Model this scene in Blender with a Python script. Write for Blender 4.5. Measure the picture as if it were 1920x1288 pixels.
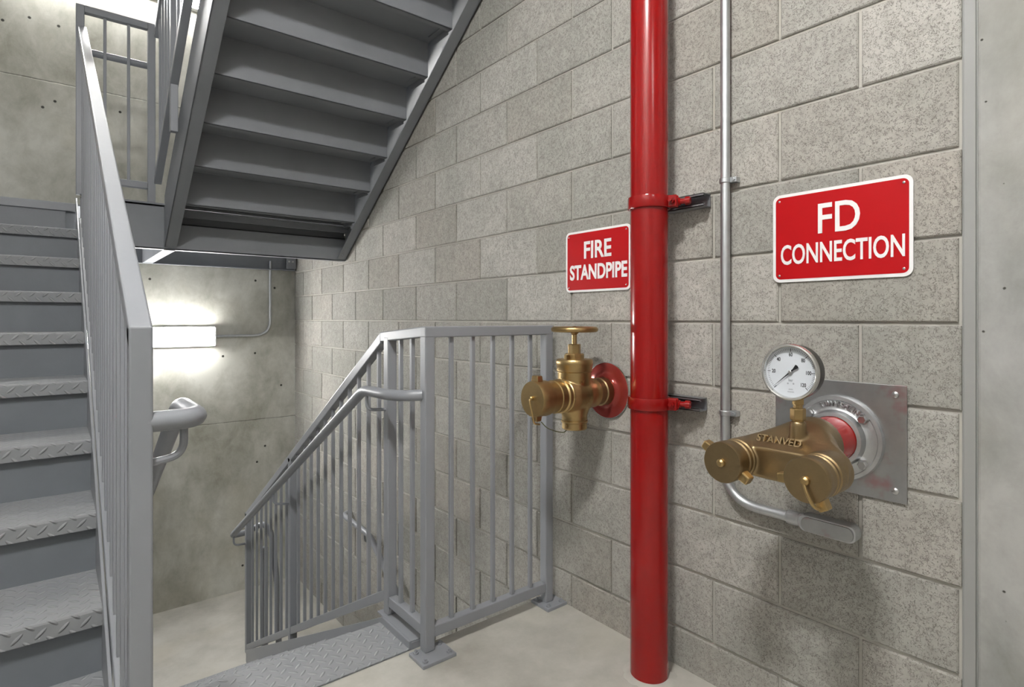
import bpy, bmesh, math, random
from mathutils import Vector, Matrix
random.seed(7)
for o in list(bpy.data.objects): bpy.data.objects.remove(o)
C = bpy.context.scene.collection
PI = math.pi
# World axes: x = towards the block wall, y = along it away from the camera, z = up (floor landing = 0)
# ---------------------------------------------------------------- camera, world, exposure
H_CAM = 1.156
FPX = 1075.0
cam_d = bpy.data.cameras.new('camera'); cam = bpy.data.objects.new('camera', cam_d); C.objects.link(cam)
cam.location = (0, 0, H_CAM)
cam.rotation_euler = (PI/2, 0, -math.atan2(862, FPX))
cam_d.sensor_width = 36; cam_d.lens = 36*FPX/1920
cam_d.shift_y = -46/1920
cam_d.clip_start = .02
bpy.context.scene.camera = cam
wd = bpy.data.worlds.new('world'); bpy.context.scene.world = wd; wd.use_nodes = True
wd.node_tree.nodes['Background'].inputs[0].default_value = (1, .98, .95, 1)
wd.node_tree.nodes['Background'].inputs[1].default_value = .05
vs = bpy.context.scene.view_settings
vs.view_transform = 'Standard'; vs.look = 'None'; vs.gamma = 1; vs.use_curve_mapping = False
vs.exposure = 1.8
L_CEIL, L_REAR, L_FILL_BACK, L_WALL, L_UP, L_FILL_LOW = 150.0, 9.0, 1.0, 27.0, 36.0, 60.0

D = 1.629            # block wall plane
YB = 5.018           # back wall plane
ZL = -1.05           # lower landing
ZU = 1.83            # upper landing

# ---------------------------------------------------------------- node helpers
class NT:
    def __init__(s, name):
        s.m = bpy.data.materials.new(name); s.m.use_nodes = True
        s.n = s.m.node_tree.nodes; s.l = s.m.node_tree.links
        s.b = s.n['Principled BSDF']
    def node(s, t, **k):
        x = s.n.new(t)
        for a, v in k.items(): setattr(x, a, v)
        return x
    def link(s, a, b): s.l.new(a, b)
    def setin(s, inp, v):
        if hasattr(v, 'is_output') or isinstance(v, bpy.types.NodeSocket): s.l.new(v, inp)
        else: inp.default_value = v
    def math(s, op, a, b=0.0, c=0.0, clamp=False):
        x = s.node('ShaderNodeMath', operation=op, use_clamp=clamp)
        s.setin(x.inputs[0], a); s.setin(x.inputs[1], b); s.setin(x.inputs[2], c)
        return x.outputs[0]
    def coord(s): return s.node('ShaderNodeTexCoord').outputs['Object']
    def mapping(s, v, scale=(1,1,1), rot=(0,0,0)):
        x = s.node('ShaderNodeMapping'); s.link(v, x.inputs[0])
        x.inputs['Scale'].default_value = scale; x.inputs['Rotation'].default_value = rot
        return x.outputs[0]
    def noise(s, v, scale, detail=4, rough=.5, dist=0):
        x = s.node('ShaderNodeTexNoise'); s.link(v, x.inputs['Vector'])
        x.inputs['Scale'].default_value = scale; x.inputs['Detail'].default_value = detail
        x.inputs['Roughness'].default_value = rough; x.inputs['Distortion'].default_value = dist
        return x.outputs['Fac']
    def voro(s, v, scale, out='Distance'):
        x = s.node('ShaderNodeTexVoronoi'); s.link(v, x.inputs['Vector'])
        x.inputs['Scale'].default_value = scale
        return x.outputs[out]
    def ramp(s, v, stops):
        x = s.node('ShaderNodeValToRGB'); s.setin(x.inputs[0], v)
        e = x.color_ramp.elements
        while len(e) < len(stops): e.new(.5)
        for i, (p, c) in enumerate(stops):
            e[i].position = p
            e[i].color = (c, c, c, 1) if not hasattr(c, '__len__') else (*c, 1)
        return x.outputs[0]
    def mix(s, f, a, b, mode='MIX'):
        x = s.node('ShaderNodeMix', data_type='RGBA', blend_type=mode)
        s.setin(x.inputs[0], f)
        for i, v in ((6, a), (7, b)):
            if hasattr(v, '__len__') and not isinstance(v, bpy.types.NodeSocket): v = (*v, 1) if len(v) == 3 else v
            s.setin(x.inputs[i], v)
        return x.outputs[2]
    def bump(s, h, strength, dist=.002, normal=None):
        x = s.node('ShaderNodeBump'); s.link(h, x.inputs['Height'])
        x.inputs['Strength'].default_value = strength; x.inputs['Distance'].default_value = dist
        if normal: s.link(normal, x.inputs['Normal'])
        return x.outputs[0]
    def done(s, col=None, rough=None, metal=None, normal=None, **kw):
        if col is not None: s.setin(s.b.inputs['Base Color'], (*col, 1) if isinstance(col, tuple) else col)
        if rough is not None: s.setin(s.b.inputs['Roughness'], rough)
        if metal is not None: s.setin(s.b.inputs['Metallic'], metal)
        if normal is not None: s.link(normal, s.b.inputs['Normal'])
        for k, v in kw.items(): s.b.inputs[k.replace('_', ' ')].default_value = v
        return s.m

def mat_paint(name, col, rough=.38, var=.08, bump=.25, metal=0., wear=0.):
    t = NT(name); c = t.coord()
    n1 = t.noise(c, 3.2, 5, .6); n2 = t.noise(c, 55, 3)
    f = t.ramp(n1, [(.3, 1-var*1.4), (.7, 1+var*.0)])
    colr = t.mix(1.0, col, f, 'MULTIPLY')
    if wear:
        sp = t.noise(t.mapping(c, (1, 1, .35)), 38, 6, .7)
        colr = t.mix(t.ramp(sp, [(.70, 0.), (.74, wear)]), colr, (.42, .40, .37))
    r = t.math('MULTIPLY_ADD', n1, .25, rough-.12)
    return t.done(colr, r, metal, t.bump(n2, bump, .0012))

def mat_concrete(name, base, dark, seams=(), vseams=(), blot=1.3, pits=True, axis='x', rough=.85, floor=False, holes=(), pit=17):
    t = NT(name); c = t.coord()
    sc = (1, 1, 1) if floor else (1.0, 1.0, .75)
    m = t.mapping(c, sc)
    n1 = t.noise(m, blot, 6, .62, 0 if floor else .6); n2 = t.noise(m, 6.5, 6, .7, 0 if floor else .3); n3 = t.noise(c, 140, 3)
    f = t.ramp(t.math('MULTIPLY_ADD', n2, .45, t.math('MULTIPLY', n1, .65)), [(.38, 0.), (.66, 1.)])
    col = t.mix(f, dark, base)
    warm = t.noise(m, 2.3, 4, .5)
    col = t.mix(t.ramp(warm, [(.52, 0.), (.75, .35)]), col, (base[0]*.93, base[1]*.88, base[2]*.76))
    h = t.math('MULTIPLY_ADD', n3, .12, t.math('MULTIPLY', n2, .5))
    sep = t.node('ShaderNodeSeparateXYZ'); t.link(c, sep.inputs[0])
    wob = t.math('MULTIPLY', t.math('SUBTRACT', t.noise(c, 9, 3), .5), .012)
    for s_ in seams:
        d = t.math('ABSOLUTE', t.math('SUBTRACT', t.math('ADD', sep.outputs[2], wob), s_))
        k = t.ramp(t.math('MULTIPLY', d, 60), [(.06, 1.), (.35, 0.)])
        col = t.mix(t.math('MULTIPLY', k, t.ramp(n2, [(.35, .75), (.6, .15)])), col, (.10, .10, .085))
        h = t.math('SUBTRACT', h, k)
    for s_ in vseams:
        d = t.math('ABSOLUTE', t.math('SUBTRACT', t.math('ADD', sep.outputs[0 if axis == 'x' else 1], wob), s_))
        k = t.ramp(t.math('MULTIPLY', d, 60), [(.1, 1.), (.5, 0.)])
        col = t.mix(t.math('MULTIPLY', k, t.ramp(n2, [(.45, .35), (.6, .0)])), col, (.20, .20, .17))
    if pits:
        v = t.voro(c, pit, 'Distance'); rnd = t.voro(c, pit, 'Color')
        on = t.math('GREATER_THAN', rnd, .62)
        k = t.math('MULTIPLY', t.ramp(v, [(.05, 1.), (.085, 0.)]), on)
        col = t.mix(k, col, (.05, .048, .04)); h = t.math('SUBTRACT', h, t.math('MULTIPLY', k, 2.))
    for hx, hz_ in holes:
        d = t.math('SQRT', t.math('ADD', t.math('POWER', t.math('SUBTRACT', sep.outputs[0], hx), 2.), t.math('POWER', t.math('SUBTRACT', sep.outputs[2], hz_), 2.)))
        k = t.ramp(t.math('MULTIPLY', d, 40), [(.28, 1.), (.42, 0.)])
        col = t.mix(k, col, (.05, .048, .04)); h = t.math('SUBTRACT', h, k)
    return t.done(col, rough, 0., t.bump(h, .55, .004))

def mat_block():
    t = NT('split_concrete_block'); c = t.coord()
    at = t.node('ShaderNodeAttribute'); at.attribute_name = 'tone'
    n1 = t.noise(c, 2.2, 5, .6); n2 = t.noise(c, 24, 5, .7)
    col = t.mix(at.outputs['Fac'], (.36, .348, .318), (.485, .468, .43))
    tint = t.node('ShaderNodeAttribute'); tint.attribute_name = 'tint'
    col = t.mix(t.math('MULTIPLY', tint.outputs['Fac'], .3), col, (.44, .37, .31))
    col = t.mix(t.ramp(n1, [(.35, .6), (.62, 0.)]), col, (.30, .305, .275))
    col = t.mix(t.ramp(n2, [(.3, .4), (.6, 0.)]), col, (.20, .19, .165))
    # worm-like pores of the aggregate
    dist = t.node('ShaderNodeVectorMath', operation='ADD'); t.link(c, dist.inputs[0])
    nv = t.node('ShaderNodeTexNoise'); t.link(c, nv.inputs['Vector']); nv.inputs['Scale'].default_value = 110
    sc = t.node('ShaderNodeVectorMath', operation='SCALE'); t.link(nv.outputs['Color'], sc.inputs[0]); sc.inputs['Scale'].default_value = .016
    t.link(sc.outputs[0], dist.inputs[1])
    v = t.node('ShaderNodeTexVoronoi', feature='DISTANCE_TO_EDGE'); t.link(dist.outputs[0], v.inputs['Vector']); v.inputs['Scale'].default_value = 170
    brk = t.ramp(t.noise(c, 120, 2), [(.46, 0.), (.54, 1.)])
    w = t.math('MULTIPLY', t.ramp(v.outputs['Distance'], [(.02, 1.), (.085, 0.)]), brk)
    pit = t.ramp(t.noise(c, 210, 2, .5), [(.64, 0.), (.70, 1.)])
    w2 = t.math('MAXIMUM', w, pit)
    col = t.mix(t.math('MULTIPLY', w2, .66), col, (.10, .09, .075))
    h = t.math('SUBTRACT', t.math('MULTIPLY', t.noise(c, 130, 4, .7), .8), w2)
    return t.done(col, .92, 0., t.bump(h, .6, .0024))

def mat_plate():
    t = NT('diamond_plate_paint'); c = t.coord()
    s = t.mapping(c, (30, 30, 30), (0, 0, math.radians(45)))
    sep = t.node('ShaderNodeSeparateXYZ'); t.link(s, sep.inputs[0])
    # the front lip runs down in z: fold z into the pattern
    X = t.math('SUBTRACT', sep.outputs[0], t.math('MULTIPLY', sep.outputs[2], .7))
    Y = t.math('ADD', sep.outputs[1], t.math('MULTIPLY', sep.outputs[2], .7))
    fx = t.math('SUBTRACT', t.math('FRACT', X), .5); fy = t.math('SUBTRACT', t.math('FRACT', Y), .5)
    par = t.math('FLOORED_MODULO', t.math('ADD', t.math('FLOOR', X), t.math('FLOOR', Y)), 2.)
    def el(a, b): return t.math('ADD', t.math('POWER', t.math('ABSOLUTE', t.math('DIVIDE', a, .52)), 2.), t.math('POWER', t.math('ABSOLUTE', t.math('DIVIDE', b, .15)), 2.))
    d = t.math('ADD', t.math('MULTIPLY', el(fx, fy), par), t.math('MULTIPLY', el(fy, fx), t.math('SUBTRACT', 1., par)))
    h = t.ramp(d, [(.15, 1.), (1., 0.)])
    n = t.noise(c, 5, 5, .6)
    col = t.mix(t.ramp(n, [(.35, 0.), (.7, .5)]), (.245, .255, .268), (.33, .33, .325))
    col = t.mix(t.math('MULTIPLY', h, .45), col, (.40, .405, .41))
    return t.done(col, t.math('MULTIPLY_ADD', n, .3, .42), .0, t.bump(h, 1., .0032), Specular_IOR_Level=.3)

def mat_metal(name, col, rough, bump=.1, spots=None, aniso=None):
    t = NT(name); c = t.coord()
    n = t.noise(c, 14, 5, .6); n2 = t.noise(c, 160, 3)
    k = t.mix(t.ramp(n, [(.35, .0), (.7, .45)]), col, tuple(x*.62 for x in col))
    if spots: k = t.mix(t.ramp(t.noise(c, 7, 4, .6), [(.56, 0.), (.66, spots[1])]), k, spots[0])
    return t.done(k, t.math('MULTIPLY_ADD', n, .22, rough-.1), 1., t.bump(n2, bump, .0008))

def mat_plain(name, col, rough=.5, metal=0., **kw):
    t = NT(name); n = t.noise(t.coord(), 30, 3)
    return t.done(t.mix(t.ramp(n, [(.3, 0.), (.8, .12)]), col, tuple(x*.7 for x in col)), rough, metal, **kw)

def mat_emit(name, strength, col=(1, .992, .975)):
    t = NT(name); t.done((.9, .9, .9), .4)
    t.b.inputs['Emission Color'].default_value = (*col, 1); t.b.inputs['Emission Strength'].default_value = strength
    return t.m

M = dict(
 steel=mat_paint('grey_enamel_steel', (.265, .275, .295), .36),
 steel_dark=mat_paint('grey_enamel_riser', (.19, .204, .225), .42, .12),
 steel_under=mat_paint('grey_primer_steel', (.232, .243, .262), .5, .1),
 plate=mat_plate(),
 block=mat_block(),
 mortar=mat_concrete('mortar', (.46, .44, .40), (.36, .345, .31), pits=False, blot=4),
 conc_back=mat_concrete('board_formed_concrete', (.62, .615, .56), (.30, .295, .24), seams=(.325, 2.773), vseams=(), blot=1.5, pits=False, holes=((0.567, 1.454), (1.309, 1.473), (1.461, 1.417), (1.305, 0.874), (1.514, 0.595), (1.384, 0.098), (1.321, -0.026), (-0.254, 3.113), (-0.12, 3.174), (0.034, 3.166), (0.014, 2.645), (-0.051, 2.59), (0.383, 2.655), (1.064, 0.858), (1.21, -0.852))),
 conc_right=mat_concrete('smooth_cast_concrete', (.385, .382, .368), (.205, .205, .192), seams=(), blot=2.9, pit=26),
 conc_floor=mat_concrete('trowelled_concrete', (.50, .485, .44), (.34, .325, .285), blot=2.2, pits=False, rough=.62, floor=True),
 sealant=mat_plain('joint_sealant', (.29, .29, .28), .6),
 plaster=mat_plain('painted_ceiling', (.50, .495, .475), .9),
 red=mat_paint('red_enamel', (.29, .004, .004), .18, .12, .12, wear=.0),
 red_worn=mat_paint('worn_red_enamel', (.50, .010, .007), .22, .2, .2, wear=.55),
 signred=mat_plain('sign_red', (.43, .001, .004), .45, Specular_IOR_Level=.25),
 signwhite=mat_plain('sign_white', (.82, .81, .80), .4),
 brass=mat_metal('cast_brass', (.50, .355, .165), .36, .5),
 brass_dark=mat_metal('bronze_brass', (.345, .25, .135), .38, .5),
 galv=mat_metal('galvanised_steel', (.62, .64, .66), .42, .2),
 alu=mat_metal('dull_zinc_plate', (.44, .445, .45), .42, .2, ((.42, .16, .15), .5)),
 cast=mat_metal('cast_zinc', (.55, .56, .57), .42, .6),
 strut=mat_metal('dark_strut_steel', (.42, .43, .45), .5, .2),
 chrome=mat_metal('polished_bezel', (.75, .74, .72), .18, .0),
 black=mat_plain('black_paint', (.012, .012, .014), .35),
 blackcase=mat_plain('black_case', (.03, .028, .026), .3),
 dial=mat_plain('dial_white', (.60, .63, .67), .4),
 ink=mat_plain('dial_ink', (.02, .02, .025), .5),
 greyink=mat_plain('dial_grey_ink', (.35, .37, .40), .5),
 bolt=mat_metal('zinc_bolt', (.6, .6, .6), .3, .1),
 rosette=mat_paint('red_rosette', (.36, .045, .035), .14, .3, .05, .35),
 wire=mat_plain('green_wire', (.10, .11, .03), .4),
)

# ---------------------------------------------------------------- mesh helpers
def V(*a): return Vector(a)
class MB:
    def __init__(s): s.v = []; s.f = []
    def add(s, vs, fs):
        o = len(s.v); s.v += [tuple(p) for p in vs]; s.f += [tuple(i+o for i in f) for f in fs]; return s
    def hexa(s, p):   # 8 corners: bottom 0-3, top 4-7
        return s.add(p, [(3,2,1,0),(4,5,6,7),(0,1,5,4),(1,2,6,5),(2,3,7,6),(3,0,4,7)])
    def box(s, x0, x1, y0, y1, z0, z1):
        return s.hexa([(x0,y0,z0),(x1,y0,z0),(x1,y1,z0),(x0,y1,z0),(x0,y0,z1),(x1,y0,z1),(x1,y1,z1),(x0,y1,z1)])
    def slope(s, x0, x1, ya, za, yb, zb, h):   # vertical-cut bar running in the y-z plane, z = centre line
        if ya > yb: ya, za, yb, zb = yb, zb, ya, za
        return s.hexa([(x0,ya,za-h/2),(x1,ya,za-h/2),(x1,yb,zb-h/2),(x0,yb,zb-h/2),(x0,ya,za+h/2),(x1,ya,za+h/2),(x1,yb,zb+h/2),(x0,yb,zb+h/2)])
    def tube(s, pts, r, seg=14, fil=0, n=7, cap=True):
        pts = [Vector(p) for p in pts]
        if fil:
            q = [pts[0]]
            for i in range(1, len(pts)-1):
                a, b, c = pts[i-1], pts[i], pts[i+1]
                k = min(fil, (a-b).length*.49, (c-b).length*.49)
                p0 = b+(a-b).normalized()*k; p1 = b+(c-b).normalized()*k
                for j in range(n+1):
                    t = j/n; q.append(p0*(1-t)**2+b*2*t*(1-t)+p1*t*t)
            q.append(pts[-1]); pts = q
        o = len(s.v); N = len(pts)
        T = [(pts[min(i+1, N-1)]-pts[max(i-1, 0)]).normalized() for i in range(N)]
        up = Vector((0,0,1)) if abs(T[0].z) < .9 else Vector((1,0,0))
        a = T[0].cross(up).normalized()
        for i in range(N):
            a = (a-T[i]*a.dot(T[i])).normalized(); b = T[i].cross(a)
            for k in range(seg):
                w = 2*PI*k/seg; s.v.append(tuple(pts[i]+a*math.cos(w)*r+b*math.sin(w)*r))
        for i in range(N-1):
            for k in range(seg):
                k2 = (k+1) % seg
                s.f.append((o+i*seg+k, o+i*seg+k2, o+(i+1)*seg+k2, o+(i+1)*seg+k))
        if cap:
            s.f.append(tuple(o+k for k in range(seg))[::-1]); s.f.append(tuple(o+(N-1)*seg+k for k in range(seg)))
        return s
    def lathe(s, org, axis, prof, seg=40, phase=0., cap=True):   # prof: (radius, distance along axis)
        org = Vector(org); T = Vector(axis).normalized()
        up = Vector((0,0,1)) if abs(T.z) < .9 else Vector((1,0,0))
        a = T.cross(up).normalized(); b = T.cross(a)
        o = len(s.v)
        for (r, t) in prof:
            for k in range(seg):
                w = 2*PI*k/seg+phase; s.v.append(tuple(org+T*t+(a*math.cos(w)+b*math.sin(w))*max(r, 1e-5)))
        for i in range(len(prof)-1):
            for k in range(seg):
                k2 = (k+1) % seg
                s.f.append((o+i*seg+k, o+(i+1)*seg+k, o+(i+1)*seg+k2, o+i*seg+k2))
        if cap: s.f.append(tuple(o+k for k in range(seg))); s.f.append(tuple(o+(len(prof)-1)*seg+k for k in range(seg))[::-1])
        return s
    def build(s, name, mat, parent=None, bevel=0., smooth=False, seg=2, loc=None):
        me = bpy.data.meshes.new(name); me.from_pydata(s.v, [], s.f); me.validate()
        bm = bmesh.new(); bm.from_mesh(me); bmesh.ops.recalc_face_normals(bm, faces=bm.faces); bm.to_mesh(me); bm.free()
        me.materials.append(mat)
        o = bpy.data.objects.new(name, me); C.objects.link(o)
        if smooth:
            for p in me.polygons: p.use_smooth = True
            me.set_sharp_from_angle(angle=math.radians(35))
        if bevel:
            b = o.modifiers.new('edge', 'BEVEL'); b.width = bevel; b.segments = seg; b.limit_method = 'ANGLE'; b.angle_limit = math.radians(40)
            b.harden_normals = False
            for p in me.polygons: p.use_smooth = smooth
        if parent: put(o, parent)
        return o
def put(o, parent):
    o.parent = parent; o.matrix_parent_inverse = Matrix.Translation(-Vector(parent.location)) if parent.type == 'EMPTY' and tuple(parent.rotation_euler) == (0,0,0) else Matrix()
def thing(name, label, cat, loc, group=None):
    o = bpy.data.objects.new(name, None); C.objects.link(o); o.location = loc; o.empty_display_size = .1
    tag(o, label, cat, group); return o
def tag(o, label, cat, group=None):
    o['label'] = label; o['category'] = cat
    if group: o['group'] = group
    return o
def struct(o): o['kind'] = 'structure'; return o
def text_mesh(name, body, mat, parent, size, org, right, up, xs=1., off=0., extr=.0008, align='CENTER', fit=None):
    cu = bpy.data.curves.new(name, 'FONT'); cu.body = body; cu.size = size; cu.extrude = extr; cu.offset = off
    cu.align_x = align; cu.align_y = 'CENTER'; cu.resolution_u = 4
    tmp = bpy.data.objects.new('tmp_text', cu); C.objects.link(tmp)
    bpy.context.view_layer.update()
    me = bpy.data.meshes.new_from_object(tmp.evaluated_get(bpy.context.evaluated_depsgraph_get()))
    bpy.data.objects.remove(tmp); bpy.data.curves.remove(cu)
    if fit:      # (width, height): centre the outline and scale it to this size
        xs_ = [q.co.x for q in me.vertices]; ys_ = [q.co.y for q in me.vertices]
        w_, h_ = max(xs_)-min(xs_), max(ys_)-min(ys_)
        me.transform(Matrix.Diagonal((fit[0]/w_, fit[1]/h_, 1, 1)) @ Matrix.Translation((-(max(xs_)+min(xs_))/2, -(max(ys_)+min(ys_))/2, 0)))
    R = Vector(right).normalized(); U = Vector(up).normalized(); N = R.cross(U)
    mt = Matrix(((R.x*xs, U.x, N.x, org[0]), (R.y*xs, U.y, N.y, org[1]), (R.z*xs, U.z, N.z, org[2]), (0,0,0,1)))
    me.transform(mt); me.name = name; me.materials.clear(); me.materials.append(mat)
    o = bpy.data.objects.new(name, me); C.objects.link(o)
    if parent: put(o, parent)
    return o

# ================================================================ SETTING
LB, RB, ZBOT, ZTOP = -.95, D, -3.0, 5.3
YN = -3.0
# block wall: one mesh, recessed mortar bed and individually toned block faces
def block_wall():
    me = bpy.data.meshes.new('wall_right'); bm = bmesh.new()
    tone = bm.faces.layers.float.new('tone'); tint = bm.faces.layers.float.new('tint')
    y_near, y_far = .382, YB
    Lb, Hb, j, dep = .4217, .2032, .0085, .0075
    z0 = 1.144; k0 = int((ZBOT-z0)/Hb)-1; k1 = int((ZTOP-z0)/Hb)+1
    for k in range(k0, k1):
        za, zb = z0+k*Hb, z0+(k+1)*Hb
        ph = .3835 if k % 2 == 0 else .3835+Lb/2
        n = -2
        while ph+n*Lb < y_far:
            ya, yb = max(ph+n*Lb, y_near-.0), min(ph+(n+1)*Lb, y_far)
            n += 1
            if yb-ya < .03: continue
            a, b, c, d = ya+(j/2 if ya > y_near else 0), yb-j/2, za+j/2, zb-j/2
            if yb >= y_far: b = yb
            q = random.uniform(-.0007, .0007)
            x = D+q; i = .0035; ch = .003
            P = [(D+dep+.003,a,c),(D+dep+.003,b,c),(D+dep+.003,b,d),(D+dep+.003,a,d)]
            Q = [(x+ch,a,c),(x+ch,b,c),(x+ch,b,d),(x+ch,a,d)]
            S = [(x,a+i,c+i),(x,b-i,c+i),(x,b-i,d-i),(x,a+i,d-i)]
            vv = [[bm.verts.new(p) for p in r] for r in (P, Q, S)]
            tn, ti = random.random(), max(0, random.gauss(.1, .45))
            fs = [bm.faces.new(vv[2][::-1])]
            for r in (0, 1):
                for m in range(4): fs.append(bm.faces.new((vv[r][m], vv[r+1][m], vv[r+1][(m+1)%4], vv[r][(m+1)%4])))
            for f in fs: f[tone] = tn; f[tint] = min(ti, 1)
    # mortar bed and the body of the wall behind it
    r = bmesh.ops.create_cube(bm, size=1, matrix=Matrix.Translation((D+dep+.1, (y_near+y_far)/2, (ZBOT+ZTOP)/2)) @ Matrix.Diagonal((.2, y_far-y_near, ZTOP-ZBOT, 1)))
    for v in r['verts']:
        for f in v.link_faces: f.material_index = 1
    bmesh.ops.recalc_face_normals(bm, faces=bm.faces)
    bm.to_mesh(me); bm.free()
    me.materials.append(M['block']); me.materials.append(M['mortar'])
    o = bpy.data.objects.new('wall_right', me); C.objects.link(o); return struct(o)
block_wall()
struct(MB().box(D-.004, D+.2, YN, .352, ZBOT, ZTOP).build('wall_right_concrete', M['conc_right'], bevel=.006))
jt = MB(); jt.box(D+.006, D+.2, .352, .382, ZBOT, ZTOP)
jt.box(D+.002, D+.008, .3555, .3785, ZBOT, ZTOP)
struct(jt.build('trim_1', M['sealant'], bevel=.0015))
struct(MB().box(LB-.2, D+.2, YB, YB+.2, ZBOT, ZTOP).build('wall_back', M['conc_back']))
struct(MB().box(LB-.2, LB, YN, YB, ZBOT, ZTOP).build('wall_left', M['plaster']))
struct(MB().box(LB-.2, D+.2, YN-.2, YN, ZBOT, ZTOP).build('wall_front', M['plaster']))
EDGE = 1.785
struct(MB().box(LB, D+.004, YN, EDGE, -.2, 0).build('floor', M['conc_floor'], bevel=.004))
lf = MB(); lf.box(LB, 1.03, 3.67, YB, ZL-.2, ZL); lf.box(1.03, D+.004, 3.96, YB, ZL-.2, ZL)
struct(lf.build('floor_lower', M['conc_floor']))
struct(MB().box(LB, D, YN, YB, ZBOT-.1, ZBOT).build('floor_bottom', M['conc_floor']))
struct(MB().box(LB, D, YN, .95, 3.40, 3.62).build('ceiling', M['plaster']))
struct(MB().box(LB, D, YN, YB, ZTOP, ZTOP+.1).build('ceiling_upper', M['plaster']))

# ================================================================ LIGHT FIXTURES
def fixture(name, label, c, lx, ly, lz, side, strength, em):
    t = thing(name, label, 'light fixture', c, None)
    x, y, z = c
    if side == 'back':     # on the back wall, facing -y
        MB().box(x-lx/2, x+lx/2, y-.050, y, z-lz/2-.006, z+lz/2+.006).build('housing', M['signwhite'], t, .002)
        MB().box(x-lx/2+.006, x+lx/2-.006, y-ly-.01, y-.050, z-lz/2, z+lz/2).build('diffuser', em, t, .008, seg=3)
        for s in (-1, 1):
            MB().box(x+s*lx/2-.004, x+s*lx/2+.004, y-ly-.012, y-.050, z-lz/2-.002, z+lz/2+.002).build('end_cap', M['signwhite'], t, .002)
    else:
        MB().box(x-lx/2, x+lx/2, y-ly/2, y+ly/2, z-.02, z).build('housing', M['signwhite'], t, .002)
        MB().box(x-lx/2+.006, x+lx/2-.006, y-ly/2+.01, y+ly/2-.01, z-lz, z-.02).build('diffuser', em, t, .01, seg=3)
    return t
em_w = mat_emit('wall_light_diffuser', L_WALL); em_u = mat_emit('upper_light_diffuser', L_UP); em_fill_low = mat_emit('added_low_fill', L_FILL_LOW); em_c = mat_emit('ceiling_light_diffuser', L_CEIL)
em_r = mat_emit('rear_light_diffuser', L_REAR); em_fill_back = mat_emit('added_back_fill', L_FILL_BACK)
fixture('wall_light', 'glowing white batten light on the back concrete wall under the landing', (.395, YB, 1.02), 1.20, .07, .14, 'back', 1, em_w)
fixture('wall_light', 'batten light high on the back wall above the upper landing', (.30, YB, 3.62), 1.20, .07, .14, 'back', 1, em_u)
fixture('ceiling_light', 'ceiling batten light over the landing in front of the red pipe', (-.30, .38, 3.40), .14, .36, .07, 'ceil', 1, em_c)
fixture('wall_light', 'unseen fill light added on the wall behind the camera', (.2, YN+.07, 2.2), 1.2, .07, .14, 'back', 1, em_fill_back)  # added frontal fill, no known lamp hangs here
fixture('wall_light', 'unseen fill light added below to brighten the stair well', (.9, YB, -2.0), .76, .07, .14, 'back', 1, em_fill_low)  # made-up source out of view, lifts the dark bottom of the well
fixture('ceiling_light', 'ceiling batten light at the rear of the landing', (-.30, -1.9, 3.40), .16, .9, .07, 'ceil', 1, em_r)

# conduit of the back wall light
t = thing('light_conduit', 'thin steel conduit bending up from the wall light on back wall', 'conduit', (1.2, YB, 1.02))
MB().tube([(.999, YB-.02, 1.02), (1.42, YB-.02, 1.02), (1.42, YB-.02, 1.64)], .0105, 12, .13).build('conduit_pipe', M['galv'], t, smooth=True)

# ================================================================ UPPER LANDING PLATFORM
GX0, GX1 = .109, .443
t = thing('landing_platform', 'grey steel landing on channel beams beneath the overhead stair', 'landing', (.9, 4.4, ZU))
def channel_x(mb, x0, x1, y, z0, z1, fd=.055, th=.008, s=1):   # channel along x, web at y, flanges towards s*y
    mb.box(x0, x1, min(y, y+s*th), max(y, y+s*th), z0, z1)
    a, b = sorted((y, y+s*fd)); mb.box(x0, x1, a, b, z0, z0+th); mb.box(x0, x1, a, b, z1-th, z1)
mb = MB(); channel_x(mb, .118, .512, 3.90, 1.565, ZU-.01); mb.build('header_beam', M['steel_under'], t, .0015)
mb = MB(); channel_x(mb, .512, D-.01, 3.90, 1.565, 1.722); mb.build('header_beam', M['steel_under'], t, .0015)
mb = MB(); mb.box(.577, D-.018, 3.83, 3.836, 1.752, 1.795); mb.box(.577, D-.018, 3.80, 3.836, 1.789, 1.795); mb.box(.55, D-.001, 3.945, 3.950, 1.69, ZU-.012)
mb.build('deck_angle', M['steel_under'], t, .001)
mb = MB(); channel_x(mb, LB, D-.01, YB-.002, 1.565, ZU-.01, s=-1); mb.build('rear_beam', M['steel_under'], t, .0015)
MB().box(LB, D-.006, 4.235, YB-.003, ZU-.009, ZU).build('deck_plate', M['steel_under'], t)
MB().box(GX0+.02, D-.006, 3.88, 4.235, ZU-.009, ZU).build('deck_plate', M['steel_under'], t)
mb = MB(); mb.box(.513, .575, 3.908, YB-.06, 1.565, 1.573); mb.box(.513, .521, 3.908, YB-.06, 1.573, ZU-.012); mb.build('cross_beam', M['steel'], t)
mb = MB(); mb.box(LB, .06, 4.235, 4.243, 1.60, ZU-.01); mb.build('fascia_plate', M['steel_under'], t)
mb = MB(); mb.box(D-.09, D-.012, YB-.07, YB-.06, 1.58, 1.78)
mb.build('beam_clip', M['steel'], t, .002)
for (bx, bz) in ((D-.07, 1.64), (D-.04, 1.64), (D-.07, 1.72), (D-.04, 1.72)):
    MB().lathe((bx, YB-.07, bz), (0,-1,0), [(.008, 0), (.008, .006)], 6).build('bolt', M['bolt'], t)

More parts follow.
